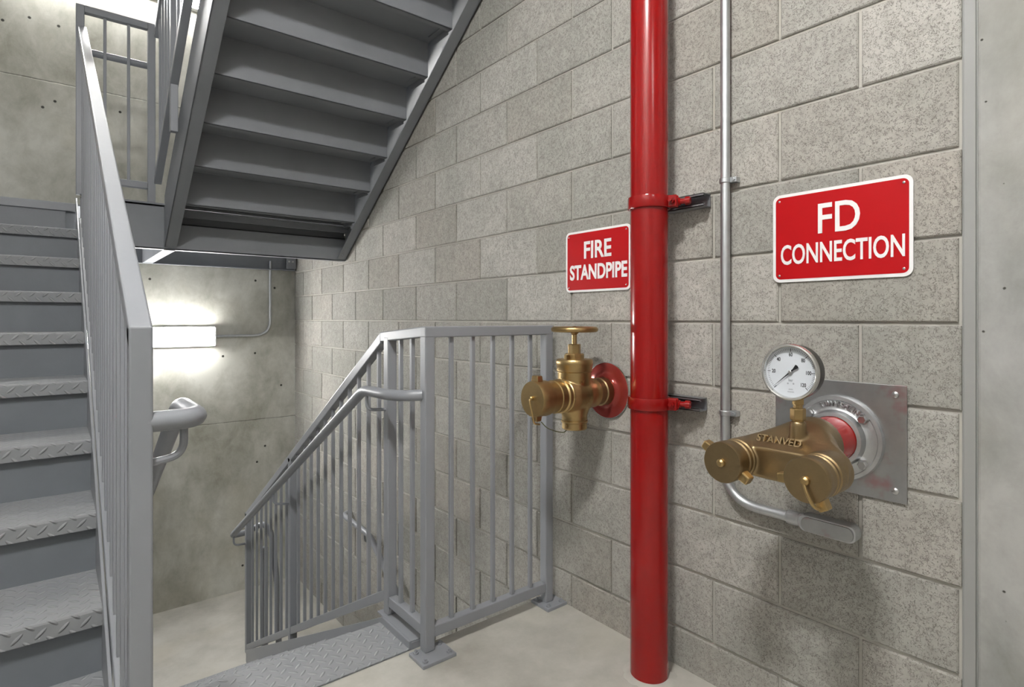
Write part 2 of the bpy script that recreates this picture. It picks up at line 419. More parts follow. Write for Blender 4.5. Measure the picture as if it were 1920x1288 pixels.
# ================================================================ LEFT FLIGHT (up, away)
R1, G1, U1 = .183, .2875, 1.640      # riser, going, first nosing y
X0, X1 = LB+.02, .107
t = thing('stair_flight', 'grey steel stair with diamond plate treads climbing beside the left wall', 'stairs', (-.4, 1.64, 0))
for k in range(1, 10):
    z = R1*k; y = U1+G1*(k-1)
    # pan tread: diamond plate with a turned-down nosing
    th = .004; nb = .048
    mb = MB()
    prof = [(y+G1+.0225, z-th), (y+.004, z-th), (y+th, z-th-.002), (y+th, z-nb), (y, z-nb), (y, z-.007), (y+.002, z-.002), (y+.007, z), (y+G1+.0225, z)]
    n = len(prof); mb.add([(X0, a, b) for a, b in prof]+[(X1, a, b) for a, b in prof],
        [tuple(range(n)), tuple(range(2*n-1, n-1, -1))]+[(i, i+n, (i+1)%n+n, (i+1)%n) for i in range(n)])
    mb.build('tread', M['plate'], t)
for k in range(1, 11):
    z = R1*k; y = U1+G1*(k-1)
    top = z-.004 if k < 10 else ZU
    MB().box(X0, X1, y+.022, y+.028, z-R1-.006, top-.001).build('riser', M['steel_dark'], t)
MB().box(X0, X1, U1+G1*9-.004, U1+G1*9+.02, ZU-.045, ZU+.002).build('landing_nosing', M['steel'], t, .002)
def flight_stringer(x0, x1, ya, yb, slope, zref, yref, dn, up, name, mat, par, flange=0, fs=1, th=.006):
    mb = MB(); za = zref+(ya-yref)*slope; zb = zref+(yb-yref)*slope; h = dn+up; s = (up-dn)/2
    mb.slope(x0, x1, ya, za+s, yb, zb+s, h)
    if flange:
        a, b = sorted(((x0+x1)/2, (x0+x1)/2+fs*flange))
        mb.slope(a, b, ya, za+up-th/2, yb, zb+up-th/2, th*1.2); mb.slope(a, b, ya, za-dn+th/2, yb, zb-dn+th/2, th*1.2)
    return mb.build(name, mat, par, .0012)
S1 = R1/G1
flight_stringer(.107, .115, 1.50, 4.232, S1, R1, U1, .20, .035, 'stringer', M['steel'], t)
flight_stringer(LB+.012, LB+.02, 1.50, 4.232, S1, R1, U1, .20, .035, 'stringer', M['steel'], t)

# guard of the left flight
TB = .019; WG = .127
g = thing('guard_railing', 'tall grey baluster guard on the open side of the left stair', 'railing', (WG, 1.26, 0))
YP = 1.262; SG = .607
zt = lambda y: 1.150-TB+(y-YP)*SG            # centre line of the top rail
ze = zt(3.9)
MB().box(WG-TB, WG+TB, YP-TB, YP+TB, .0, zt(YP)+.012).build('post', M['steel'], g, .004)
MB().slope(WG-TB, WG+TB, YP-TB+.002, zt(YP-TB), 3.9-TB, zt(3.9-TB), .044).build('top_rail', M['steel'], g, .004)
zb = lambda y: max(.08, R1+(y-U1)*S1+.075)
MB().slope(WG-.015, WG+.015, YP+TB, zb(YP+TB)+.02, 3.9-TB, zb(3.9-TB), .036).build('bottom_rail', M['steel'], g, .003)
n = 26
for i in range(1, n):
    y = YP+(3.88-YP)*i/n
    zc = (zb(YP+TB)+.02)+(zb(3.9-TB)-zb(YP+TB)-.02)*(y-YP-TB)/(3.9-2*TB-YP)
    MB().box(WG-.0075, WG+.0075, y-.0075, y+.0075, zc, zt(y)-.015).build('baluster', M['steel'], g, .002)
# handrail of the descending flight, carried by the same post
hr = .0195
zh = .963
hp = MB().tube([(WG+.01, YP, zh), (WG+.099, YP+.0, zh), (WG+.099, YP+.22, zh), (WG+.099, 3.6, zh-(3.6-YP-.22)*.58)], hr, 18, .05)
hp.build('handrail', M['steel'], g, smooth=True)
MB().tube([(WG+.074, YP+.015, zh-.01), (WG+.074, YP+.015, zh-.072), (WG+.01, YP+.0, zh-.078)], .0075, 10, .03).build('handrail_bracket', M['steel'], g, smooth=True)
for yy in (2.55, 3.55):
    zc = zh-(yy-YP-.22)*.58
    MB().tube([(WG+.099, yy, zc-.01), (WG+.099, yy, 0.05-(yy-2.02)*.55)], .014, 10).build('handrail_post', M['steel'], g, smooth=True)

# short guard on the landing edge between the two flights
g = thing('landing_guard', 'short grey baluster guard on the upper landing edge between stairs', 'railing', (.28, 3.9, ZU))
GA, GB = .118, .448; zt0 = 2.862
for xx in (GA, GB): MB().box(xx-TB, xx+TB, 3.9-TB, 3.9+TB, ZU, zt0).build('post', M['steel'], g, .003)
MB().box(GA+TB, GB-TB, 3.9-TB, 3.9+TB, zt0-.038, zt0).build('top_rail', M['steel'], g, .003)
MB().box(GA+TB, GB-TB, 3.9-TB, 3.9+TB, 1.905, 1.943).build('bottom_rail', M['steel'], g, .003)
for xx in (.228, .338): MB().box(xx-.0075, xx+.0075, 3.9-.0075, 3.9+.0075, 1.94, zt0-.036).build('baluster', M['steel'], g, .002)
MB().tube([(GA+.01, 3.935, 2.63), (GB, 3.935, 2.63)], .019, 14).build('handrail', M['steel'], g, smooth=True)

# ================================================================ OVERHEAD FLIGHT (up, towards the camera, along the block wall)
R2, G2 = .1625, .2375
S2 = R2/G2
t = thing('stair_flight', 'underside of the grey steel stair overhead along the block wall', 'stairs', (1.05, 3.6, ZU))
XA, XB = .577, D-.066
NK = 11
for k in range(0, NK):
    z = ZU-.015+R2*k; y = 3.62-G2*k
    yb_ = y+G2 if k else 3.90
    MB().box(XA, XB, y, yb_+.012, z, z+.006).build('tread', M['steel_under'], t, .001)
    mb = MB(); mb.box(XA, XB, y-.006, y, z-.022, z+R2+.004); mb.box(XA, XB, y-.006, y+.03, z-.022, z-.017)
    mb.build('riser', M['steel_under'], t, .0015)
    for (xa, xb) in ((XA, XA+.035), (XB-.035, XB)):
        mb = MB(); mb.box(xa, xb, y+.03, y+.17, z-.006, z); q = xa if xa == XA else xb-.005
        mb.box(q, q+.005, y+.03, y+.17, z-.035, z)
        mb.build('angle_bracket', M['steel_under'], t, .001)
def z2(y): return 1.560+(3.92-y)*S2            # underside line of the stringers
ye = .96
for (xa, xb, fs, nm) in ((.513, .520, 1, 0), (D-.010, D-.017, -1, 1)):
    mb = MB(); hh = .30; c0, c1 = min(xa, xb), max(xa, xb)
    # plumb-cut plate clipped at the landing beam
    mb.slope(c0, c1, ye, z2(ye)+hh/2, 3.895, z2(3.895)+hh/2, hh)
    f0, f1 = (xa, xa+.062) if fs > 0 else (xa-.062, xa)
    mb.slope(f0, f1, ye, z2(ye)+.004, 3.895, z2(3.895)+.004, .008)
    mb.slope(f0, f1, ye, z2(ye)+hh-.004, 3.895, z2(3.895)+hh-.004, .008)
    mb.build('stringer', M['steel_under'], t, .0012)
for i in range(4):
    MB().lathe((D-.05, 3.86-.0, 1.60+.04*i), (0,-1,0), [(.007, 0), (.007, .006)], 6).build('bolt', M['steel_under'], t) if i < 2 else None

# guard on the outer side of the overhead flight
WO = .478
g = thing('guard_railing', 'grey baluster guard outside the overhead stair stringer', 'railing', (WO, 3.86, ZU))
zr = lambda y, o: o+(3.9-y)*S2
y0, y1 = 1.1, 3.88
MB().slope(WO-TB, WO+TB, y0, zr(y0, 2.79), y1, zr(y1, 2.79), .045).build('top_rail', M['steel'], g, .004)
MB().slope(WO-TB, WO+TB, y0, zr(y0, 1.945), y1, zr(y1, 1.945), .045).build('bottom_rail', M['steel'], g, .003)
for yy in (3.32, 2.35, 1.35): MB().box(WO-.017, WO+.017, yy-TB, yy+TB, zr(yy, 1.70), zr(yy, 2.77)).build('post', M['steel'], g, .003)
n = 28
for i in range(1, n):
    yy = y1-(y1-y0)*i/n
    if min(abs(yy-q) for q in (3.32, 2.35, 1.35)) < .04: continue
    MB().box(WO-.0075, WO+.0075, yy-.0075, yy+.0075, zr(yy, 1.945), zr(yy, 2.775)).build('baluster', M['steel'], g, .0015)
MB().tube([(WO+.085, 3.82, 2.60), (WO+.085, y0, zr(y0, 2.60))], hr, 14).build('handrail', M['steel'], g, smooth=True)
for yy in (3.32, 2.35, 1.35):
    MB().tube([(WO+.085, yy, zr(yy, 2.56)), (WO+.085, yy, zr(yy, 2.50)), (WO+.01, yy, zr(yy, 2.50))], .0065, 8, .03).build('handrail_bracket', M['steel'], g, smooth=True)

# ================================================================ DESCENDING FLIGHT
R3, G3, U3 = .15, .275, 2.02
S3 = R3/G3
XD0, XD1 = .18, .972
t = thing('stair_flight', 'diamond plate stair descending from the landing to the lower floor', 'stairs', (.6, 2.02, 0))
for k in range(0, 7):
    z = -R3*k+ (.003 if k == 0 else 0); y = U3+G3*k
    ya = EDGE+.001 if k == 0 else y-G3-.023
    th = .004; nb = .045
    prof = [(ya, z), (y-.007, z), (y-.002, z-.002), (y, z-.007), (y, z-nb), (y-th, z-nb), (y-th, z-th-.002), (y-.006, z-th), (ya, z-th)]
    n = len(prof); mb = MB(); mb.add([(XD0, a, b) for a, b in prof]+[(XD1, a, b) for a, b in prof],
        [tuple(range(n)), tuple(range(2*n-1, n-1, -1))]+[(i, i+n, (i+1)%n+n, (i+1)%n) for i in range(n)])
    mb.build('tread', M['plate'], t)
    MB().box(XD0, XD1, y-.028, y-.022, z-R3-.006, z-th-.002).build('riser', M['steel_dark'], t)
for (xa, xb, f) in ((XD1, XD1+.008, 1), (XD0-.008, XD0, -1)):
    mb = MB()
    zz = lambda y: .028-(y-2.0)*S3
    yl = 3.95
    mb.slope(xa, xb, 2.0, zz(2.0)-.11, yl, zz(yl)-.11+.06, .22)
    mb.box(xa, xb, EDGE+.002, 2.002, -.19, .028)
    if f > 0:
        mb.box(xb, xb+.062, EDGE+.002, 2.055, .020, .028)
        mb.box(xb, xb+.062, EDGE+.002, 2.05, -.19, -.182)
        mb.box(xb, xb+.062, EDGE+.0005, EDGE+.007, -.182, .022)
    mb.build('stringer', M['steel'], t, .0012)

# guard around the stair well: front panel, short level piece, slope down
g = thing('guard_railing', 'grey baluster guard around the stair well, from block wall down the stair', 'railing', (1.018, 1.734, 0))
XR = 1.013; YF = 1.731; P3 = 1.568; Y1, Y5, Y0 = 2.012, 3.16, 4.05
ztop = 1.130
def top(y): return 1.107-max(y-Y1-.045, 0)*.615         # top face of the sloped top rail
def bot(y): return .103-(y-Y1)*.548              # centre of sloped bottom rail
MB().box(XR-TB, XR+TB, YF-TB, YF+TB, .012, ztop-.002).build('post', M['steel'], g, .004)
MB().box(P3-TB, P3+TB, YF-TB, YF+TB, .012, ztop-.002).build('post', M['steel'], g, .004)
MB().box(XR-TB, XR+TB, Y1-TB, Y1+TB, .029, top(Y1)-.02).build('post', M['steel'], g, .004)
MB().box(XR-TB, XR+TB, Y5-TB, Y5+TB, .028-(Y5-2)*S3-.01, top(Y5)-.02).build('post', M['steel'], g, .004)
MB().box(XR-TB, XR+TB, Y0-TB, Y0+TB, ZL, top(Y0)-.005).build('post', M['steel'], g, .004)
MB().box(XR-TB-.001, P3+TB+.001, YF-TB-.001, YF+TB+.001, ztop-.038, ztop).build('top_rail', M['steel'], g, .004)
MB().box(XR+TB, P3-TB, YF-TB+.002, YF+TB-.002, .055, .093).build('bottom_rail', M['steel'], g, .003)
MB().hexa([(XR-TB+.0007,YF+TB-.005,ztop-.038),(XR+TB-.0007,YF+TB-.005,ztop-.038),(XR+TB-.0007,Y1+.052,top(Y1)-.040),(XR-TB+.0007,Y1+.052,top(Y1)-.040),(XR-TB+.0007,YF+TB-.005,ztop-.0007),(XR+TB-.0007,YF+TB-.005,ztop-.0007),(XR+TB-.0007,Y1+.052,top(Y1)-.002),(XR-TB+.0007,Y1+.052,top(Y1)-.002)]).build('top_rail', M['steel'], g, .004)
MB().box(XR-TB+.002, XR+TB-.002, YF+TB, Y1-TB, .062, .100).build('bottom_rail', M['steel'], g, .003)
MB().slope(XR-TB, XR+TB, Y1+.045, top(Y1)-.023, Y0+TB, top(Y0+TB)-.023, .046).build('top_rail', M['steel'], g, .004)
MB().slope(XR-TB+.002, XR+TB-.002, Y1+TB, bot(Y1+TB), Y0-TB*.0, bot(Y0), .042).build('bottom_rail', M['steel'], g, .003)
def bal(x, y, za, zb): MB().box(x-.0073, x+.0073, y-.0073, y+.0073, za, zb).build('baluster', M['steel'], g, .002)
for i in range(1, 6): bal(XR+(P3-XR)*i/6+.004, YF, .092, ztop-.036)
for yy in (1.838, 1.925): bal(XR, yy, .099, ztop-.042)
for i in range(1, 12): yy = Y1+(Y5-Y1)*i/12; bal(XR, yy, bot(yy), top(yy)-.03)
for i in range(1, 9): yy = Y5+(Y0-Y5)*i/9; bal(XR, yy, bot(yy), top(yy)-.03)
def base_plate(cx, cy, ax, ay, z=0):
    b = MB().box(cx-ax, cx+ax, cy-ay, cy+ay, z+.0, z+.012).build('base_plate', M['steel'], g, .002)
    for (sx, sy) in ((-1, 1), (-1, -1), (1, -1), (1, 1)):
        bb = MB().lathe((cx+sx*(ax-.018), cy+sy*(ay-.018), z+.012), (0,0,1), [(.0095, 0), (.0095, .005), (.005, .005), (.005, .012)], 6)
        bb.build('anchor_bolt', M['steel'], b)
base_plate(XR+.004, YF-.028, .065, .050); base_plate(P3+.006, YF-.008, .052, .052)
# handrail on the stair side
XH = .925; zh = .890
def hz(y): return .886-(y-2.055)*.566
ph = [(XR-.012, YF+.012, .893), (XH+.02, YF+.05, .890), (XH, 1.86, .888), (XH, 2.055, .886), (XH, 4.10, hz(4.10)), (XR+.02, 4.17, hz(4.15)+.005), (1.13, 4.12, -.235), (1.16, 4.05, -.30), (1.175, 3.98, -.62), (1.18, 3.96, -1.04)]
MB().tube(ph, hr, 18, .045, 6).build('handrail', M['steel'], g, smooth=True)
for (yy, y2) in ((2.03, Y1), (3.20, Y5), (4.06, Y0)):
    z_ = hz(yy) if yy > 2.04 else .888
    MB().tube([(XH, yy-.0, z_-.012), (XH, yy, z_-.075), (XR-.01, y2, z_-.078)], .0065, 10, .028).build('handrail_bracket', M['steel'], g, smooth=True)
# stub guard of the flight below
g2 = thing('newel_post', 'dark grey newel post on the lower floor behind the stair guard', 'post', (1.095, 3.985, ZL))
MB().box(1.075, 1.113, 3.962, 4.0, ZL, -.35).build('post', M['steel'], g2, .003)
MB().box(1.06, 1.128, 3.965, 4.03, ZL, ZL+.010).build('base_plate', M['steel'], g2, .002)

# wall handrail of the flight below
t = thing('wall_handrail', 'grey pipe handrail on the block wall deep in the stair well', 'handrail', (D-.07, 3.6, -.19))
MB().tube([(D-.005, 3.83, -.19), (D-.07, 3.80, -.19), (D-.07, 3.38, -.205), (D-.07, 2.2, -.205-1.18*.62)], .0185, 14, .05).build('rail', M['steel'], t, smooth=True)
for yy, zz_ in ((3.45, -.205), (2.5, -.75)):
    MB().tube([(D-.07, yy, zz_-.01), (D-.07, yy, zz_-.06), (D-.004, yy, zz_-.09)], .007, 8, .025).build('bracket', M['steel'], t, smooth=True)

# ================================================================ STANDPIPE
PX, PY, PR = 1.515, 1.176, .0605
o = MB().lathe((PX, PY, 0), (0,0,1), [(PR, .001), (PR, .16), (PR, .17), (PR, 3.399)], 64).build('standpipe', M['red'], None, smooth=True)
tag(o, 'tall glossy red fire standpipe running from the floor to the top', 'pipe')
gr_ = MB(); k_ = 40
random.seed(3)
ring_o = [.082+random.uniform(-.006, .008) for _ in range(k_)]
pv_ = [(PX+math.cos(2*PI*i/k_)*r_, PY+math.sin(2*PI*i/k_)*r_, z_) for r_, z_ in ((.0600, .006), (.068, .007)) for i in range(k_)]+[(PX+math.cos(2*PI*i/k_)*ring_o[i], PY+math.sin(2*PI*i/k_)*ring_o[i], .0005) for i in range(k_)]
gr_.add(pv_, [(j*k_+i, j*k_+(i+1)%k_, (j+1)*k_+(i+1)%k_, (j+1)*k_+i) for j in (0, 1) for i in range(k_)])
struct(gr_.build('trim_2', M['conc_floor'], smooth=True))
for zc, yend, lab in ((1.530, 1.022, 'upper red pipe clamp on steel strut, level with the signs'), (.885, 1.035, 'lower red pipe clamp on steel strut, beside the brass valve')):
    c = thing('pipe_clamp', lab, 'pipe clamp', (PX, PY, zc), 'pipe clamps on the red standpipe')
    ring = MB(); r1 = PR+.001; r2 = PR+.007
    ring.lathe((PX, PY, zc-.019), (0,0,1), [(r1, 0), (r2, 0), (r2+.001, .003), (r2+.001, .035), (r2, .038), (r1, .038), (r1, 0)], 56, cap=False)
    ring.build('clamp_band', M['red'], c, smooth=True)
    # ears with bolts on both sides of the pipe
    for s, (dx, dy) in ((0, (.30, -.954)), (1, (.42, .907))):
        n_ = Vector((dx, dy, 0)); tn = Vector((-dy, dx, 0))
        ear = MB()
        for q in (-1, 1):
            p = Vector((PX, PY, zc))+n_*(PR+.016)+tn*q*.008
            a = n_*.017; b = tn*.0035; h = Vector((0, 0, .019))
            ear.hexa([p-a-b-h, p+a-b-h, p+a+b-h, p-a+b-h, p-a-b+h, p+a-b+h, p+a+b+h, p-a+b+h])
        ear.build('clamp_ear', M['red'], c, .003)
        p = Vector((PX, PY, zc))+n_*(PR+.018)
        bl = MB().lathe(p-tn*.030, tn, [(.0045, 0), (.0045, .008), (.010, .008), (.010, .016), (.0045, .016), (.0045, .042), (.011, .042), (.011, .050), (.0045, .050), (.0045, .058)], 6)
        bl.build('clamp_bolt', M['red'], c)
        if s == 0:
            p2 = Vector((PX, PY, zc))+n_*(PR+.048)+Vector((.018, 0, 0))
            MB().lathe(p2-n_*.03, n_, [(.012, 0), (.013, .012), (.009, .014), (.009, .03), (.014, .03), (.013, .045), (.004, .047)], 12).build('strut_nut', M['red'], c, smooth=True)
    # strut channel on the wall, open side facing the room
    x_w = D-.004; xo = x_w-.041; zz0, zz1 = zc-.0205, zc+.0205; ya, yb = yend, 1.31
    sm = MB(); th = .0025
    sm.box(x_w-th, x_w, ya, yb, zz0, zz1); sm.box(xo, x_w, ya, yb, zz0, zz0+th); sm.box(xo, x_w, ya, yb, zz1-th, zz1)
    sm.box(xo, xo+th, ya, yb, zz0, zz0+.0095); sm.box(xo, xo+th, ya, yb, zz1-.0095, zz1)
    sm.box(xo, xo+.009, ya, yb, zz0+.0095-th, zz0+.0095); sm.box(xo, xo+.009, ya, yb, zz1-.0095, zz1-.0095+th)
    sm.build('strut_channel', M['strut'], c)

# ================================================================ SIGNS
def rrect(mb, y0, y1, z0, z1, xf, xb, r, n=7):
    pts = []
    for (cy, cz, a0) in ((y1-r, z1-r, 0), (y0+r, z1-r, 90), (y0+r, z0+r, 180), (y1-r, z0+r, 270)):
        for i in range(n+1):
            a = math.radians(a0+90*i/n); pts.append((cy+r*math.cos(a), cz+r*math.sin(a)))
    N = len(pts)
    mb.add([(xf, a, b) for a, b in pts]+[(xb, a, b) for a, b in pts], [tuple(range(N)), tuple(range(2*N-1, N-1, -1))]+[(i, (i+1)%N, (i+1)%N+N, i+N) for i in range(N)])
    return mb
def sign(name, label, y0, y1, z0, z1, lines):
    xw = D-.002
    s = thing(name, label, 'sign', (xw, (y0+y1)/2, (z0+z1)/2))
    rrect(MB(), y0, y1, z0, z1, xw-.0030, xw, .020).build('sign_plate', M['signwhite'], s)
    rrect(MB(), y0+.0085, y1-.0085, z0+.0085, z1-.0085, xw-.0036, xw-.0028, .014).build('red_panel', M['signred'], s)
    for (txt, yc, zc, wid, hei, off) in lines:
        text_mesh('lettering', txt, M['signwhite'], s, .1, (xw-.0042, yc, zc), (0,-1,0), (0,0,1), 1, off, fit=(wid, hei))
    for yy in (y0+.019, y1-.019):
        for zz in (z0+.019, z1-.019):
            MB().lathe((xw-.0036, yy, zz), (-1,0,0), [(.0035, 0), (.0033, .0012), (.0015, .002)], 14).build('rivet', M['chrome'], s, smooth=True)
sign('fire_standpipe_sign', 'red metal sign reading FIRE STANDPIPE, left of the red pipe', 1.343, 1.675, 1.262, 1.502,
     [('FIRE', 1.503, 1.4245, .140, .067, .0022), ('STANDPIPE', 1.504, 1.339, .294, .060, .0030)])
sign('fd_connection_sign', 'large red metal sign reading FD CONNECTION, right of the conduit', .4745, .820, 1.260, 1.509,
     [('FD', .643, 1.428, .104, .080, .0010), ('CONNECTION', .644, 1.337, .3055, .0565, .0016)])

# ================================================================ CONDUIT
XC, YC, CR = D-.0235, .960, .0142
c = thing('conduit', 'galvanised steel conduit running down the block wall beside the red pipe', 'conduit', (XC, YC, .6))
MB().tube([(XC, YC, 3.399), (XC, YC, .604), (XC, .735, .604)], CR, 18, .115, 12).build('conduit_pipe', M['galv'], c, smooth=True)
for zc in (1.578, .869):
    st = MB(); st.lathe((XC, YC, zc-.008), (0,0,1), [(CR+.0015, 0), (CR+.003, .002), (CR+.003, .014), (CR+.0015, .016)], 24)
    st.box(XC-.0, D-.002, YC-CR-.022, YC-CR+.002, zc-.008, zc+.008)
    st.lathe((XC-.001, YC-CR-.013, zc), (-1,0,0), [(.006, 0), (.006, .004)], 6)
    st.build('conduit_strap', M['galv'], c, .001)
mb = MB(); mb.lathe((XC, .770, .604), (0,-1,0), [(CR+.001, 0), (CR+.005, .003), (CR+.005, .03), (CR+.002, .035), (CR+.006, .038), (CR+.006, .046)], 20)
mb.build('coupling', M['galv'], c, smooth=True)
box = rrect(MB(), .588, .732, .582, .626, XC-.020, D-.004, .018)
b = box.build('conduit_body', M['galv'], c, .003)
b2 = rrect(MB(), .592, .722, .585, .623, XC-.025, XC-.020, .0175).build('cover_plate', M['alu'], b, .0015)

# ================================================================ cast parts by voxel remeshing
def cast(mb, name, mat, parent, vox=.0026, it=5, fac=.6):
    o = mb.build(name, mat, parent)
    r = o.modifiers.new('cast', 'REMESH'); r.mode = 'VOXEL'; r.voxel_size = vox; r.use_smooth_shade = True
    s = o.modifiers.new('soft', 'SMOOTH'); s.factor = fac; s.iterations = it
    return o

# ---------------------------------------------------------------- hose valve
VY, VZ = 1.455, .887; XV = 1.452
v = thing('hose_valve', 'brass hose valve with round handwheel and capped outlet, left of red pipe', 'valve', (XV, VY, VZ))
MB().lathe((D-.004, VY, VZ+.002), (-1,0,0), [(.104, 0), (.104, .003), (.100, .006), (.075, .008), (.063, .012), (.056, .020)], 64).build('rosette', M['rosette'], v, smooth=True)['label'] = 'round red escutcheon plate'
MB().lathe((D-.004, VY, VZ+.002), (-1,0,0), [(.1030, 0), (.1055, .001), (.1055, .0035), (.1030, .0042), (.1030, 0)], 64, cap=False).build('rosette_rim', M['chrome'], v, smooth=True)
AX = (-1, 0, 0)
bd = MB()
bd.lathe((XV+.10, VY, VZ), AX, [(.047, 0), (.054, .01), (.054, .03), (.058, .05), (.062, .1), (.060, .14), (.053, .155), (.053, .165)], 48)
bd.lathe((XV+.072, VY, VZ), AX, [(.045, 0), (.058, .02), (.066, .045), (.068, .072), (.066, .1), (.058, .125), (.045, .144)], 48)
bd.lathe((XV, VY, VZ-.02), (0,0,1), [(.05, 0), (.058, .04), (.060, .09), (.060, .11)], 48)
bd.lathe((XV, VY, VZ+.01), (0,0,-1), [(.058, 0), (.052, .06), (.045, .085), (.045, .10)], 48)
cast(bd, 'valve_body', M['brass'], v)
ri = MB()
ri.lathe((D-.012, VY, VZ), AX, [(.052, 0), (.052, .04), (.048, .043), (.048, .08)], 48); ri.build('inlet_pipe', M['brass_dark'], v, smooth=True)
rg = MB()
rg.lathe((XV-.045, VY, VZ), AX, [(.055, 0), (.0585, .003), (.0585, .010), (.0555, .013), (.0555, .022), (.0600, .025), (.0600, .030), (.0550, .034), (.0550, .050), (.0575, .052), (.0575, .060), (.054, .062), (.054, .1)], 56)
rg.build('outlet_thread', M['brass'], v, smooth=True)
cp = MB(); x0c = 1.315
cp.lathe((x0c, VY, VZ), AX, [(.0560, 0), (.0595, .003), (.0610, .012), (.0595, .024), (.0605, .030), (.0605, .058), (.0585, .062), (.0, .062)], 56)
cap = cp.build('outlet_cap', M['brass'], v, smooth=True)
def lug(ang, x, par, r=.060, sz=.013, ln=.022, mat='brass', oy=VY, oz=VZ):
    a = math.radians(ang); n_ = Vector((0, math.sin(a), math.cos(a))); tt = Vector((0, math.cos(a), -math.sin(a)))
    p = Vector((x, oy, oz))+n_*(r-.004)
    ax = Vector((.013, 0, 0)); b = tt*sz; h = n_*ln
    MB().hexa([p-ax-b, p+ax-b, p+ax+b, p-ax+b, p-ax*.9-b*.85+h, p+ax*.9-b*.85+h, p+ax*.9+b*.85+h, p-ax*.9+b*.85+h]).build('lug', M[mat], par, .003)
lug(0, x0c-.040, v, .060, .017, .022); lug(178, x0c-.04, v, .060, .014, .020)
MB().tube([(x0c-.060, VY+.002, VZ+.004), (x0c-.074, VY, VZ+.002), (x0c-.076, VY-.004, VZ-.012), (x0c-.072, VY-.022, VZ-.078), (x0c-.050, VY-.024, VZ-.082)], .0032, 10, .008).build('cap_pin', M['brass'], v, smooth=True)
MB().lathe((x0c-.06, VY, VZ+.004), AX, [(.007, 0), (.007, .008), (.004, .012)], 16).build('cap_stud', M['brass'], v, smooth=True)
# bonnet, packing nut, stem, handwheel
bo = MB(); bo.lathe((XV, VY, 0), (0,0,1), [(.058, .965), (.0635, .972), (.0635, .990), (.0655, .993), (.0655, 1.008), (.062, 1.013), (.03, 1.015), (.03, 1.02)], 56)
bo.build('bonnet', M['brass'], v, smooth=True)
bo = MB(); bo.lathe((XV, VY, 0), (0,0,1), [(.034, 1.012), (.034, 1.030), (.031, 1.034)], 8)
bo.lathe((XV, VY, 0), (0,0,1), [(.0235, 1.03), (.0235, 1.064), (.0215, 1.067)], 6)
bo.build('packing_nut', M['brass'], v, .002)
MB().box(XV-.05, XV-.035, VY-.012, VY+.002, 1.012, 1.030).build('lock_lug', M['brass'], v, .002)
MB().lathe((XV, VY, 0), (0,0,1), [(.009, 1.06), (.009, 1.10), (.014, 1.105), (.014, 1.112)], 20).build('stem', M['brass'], v, smooth=True)
hw = MB(); ps = [(XV+math.cos(a)*.074, VY+math.sin(a)*.074, 1.119) for a in [2*PI*i/48 for i in range(49)]]
hw.tube(ps, .0098, 12, cap=False)
for i in range(5):
    a = 2*PI*i/5+.3
    hw.tube([(XV, VY, 1.117), (XV+math.cos(a)*.04, VY+math.sin(a)*.04, 1.1165), (XV+math.cos(a)*.072, VY+math.sin(a)*.072, 1.119)], .006, 8)
hw.lathe((XV, VY, 1.108), (0,0,1), [(.020, 0), (.022, .005), (.021, .012), (.012, .018)], 24)
hw.build('handwheel', M['brass'], v, smooth=True)
MB().lathe((XV, VY, 1.124), (0,0,1), [(.009, 0), (.009, .005), (.004, .007)], 6).build('wheel_nut', M['brass_dark'], v)
# bottom boss
bb = MB(); bb.lathe((XV, VY, VZ-.075), (0,0,-1), [(.044, 0), (.044, .014), (.0475, .017), (.0475, .022), (.044, .024), (.045, .043), (.042, .047), (.0, .047)], 48)
bb.build('drain_boss', M['brass'], v, smooth=True)
lug(182, XV-.036, v, .104, .006, .012)
MB().tube([(x0c-.03, VY-.01, VZ-.078), (x0c-.0, VY-.004, VZ-.103), (x0c+.05, VY, VZ-.122), (XV-.05, VY, VZ-.130), (XV-.035, VY, VZ-.118)], .0016, 8, .02).build('cap_chain', M['wire'], v, smooth=True)
# raised casting marks (face the stair side: tangent to the body)
def rnd_text(body, z, size, par, yaw, r, mat='brass'):
    a = math.radians(yaw)
    n_ = Vector((-math.sin(a)*0-math.sin(a), -math.cos(a), 0)); rt = Vector((math.cos(a), -math.sin(a), 0))
    p = Vector((XV, VY, z))+n_*r
    return text_mesh('raised_lettering', body, M[mat], par, size, p, rt, (0,0,1), 1, .0002, .0012)
rnd_text('KV', VZ+.050, .017, v, 18, .0600); rnd_text('755', VZ+.008, .019, v, 18, .0615); rnd_text('MORVK', VZ-.016, .019, v, 18, .0600)

# ---------------------------------------------------------------- fire department connection
FY, FZ = .645, .843
w = thing('fire_department_connection', 'brass twin inlet connection with pressure gauge on a square zinc plate', 'fire connection', (D, FY, FZ))
xp = D-.004
pl = MB().box(xp-.003, xp, .487, .812, .703, .993).build('backing_plate', M['alu'], w, .0015)
for (yy, zz) in ((.512, .969), (.512, .731), (.787, .969), (.787, .731)):
    MB().lathe((xp-.003, yy, zz), (-1,0,0), [(.0085, 0), (.008, .002), (.005, .0045), (.001, .005)], 16).build('screw', M['bolt'], w, smooth=True)
fl = MB(); fl.lathe((xp-.003, FY, FZ), AX, [(.111, 0), (.112, .006), (.109, .012), (.100, .013), (.098, .011), (.080, .012), (.074, .016), (.071, .030), (.069, .034), (.060, .036), (.060, .03)], 72)
fo = fl.build('flange', M['cast'], w, smooth=True)
for a in (41, 139, 221, 319):
    r_ = math.radians(a); yy, zz = FY+math.cos(r_)*.088, FZ+math.sin(r_)*.088
    MB().lathe((xp-.012, yy, zz), AX, [(.014, 0), (.014, .0035), (.0112, .0035), (.0112, .014), (.009, .0165)], 6).build('flange_bolt', M['bolt'], w)
s_ = 'STANNSSHZINK'
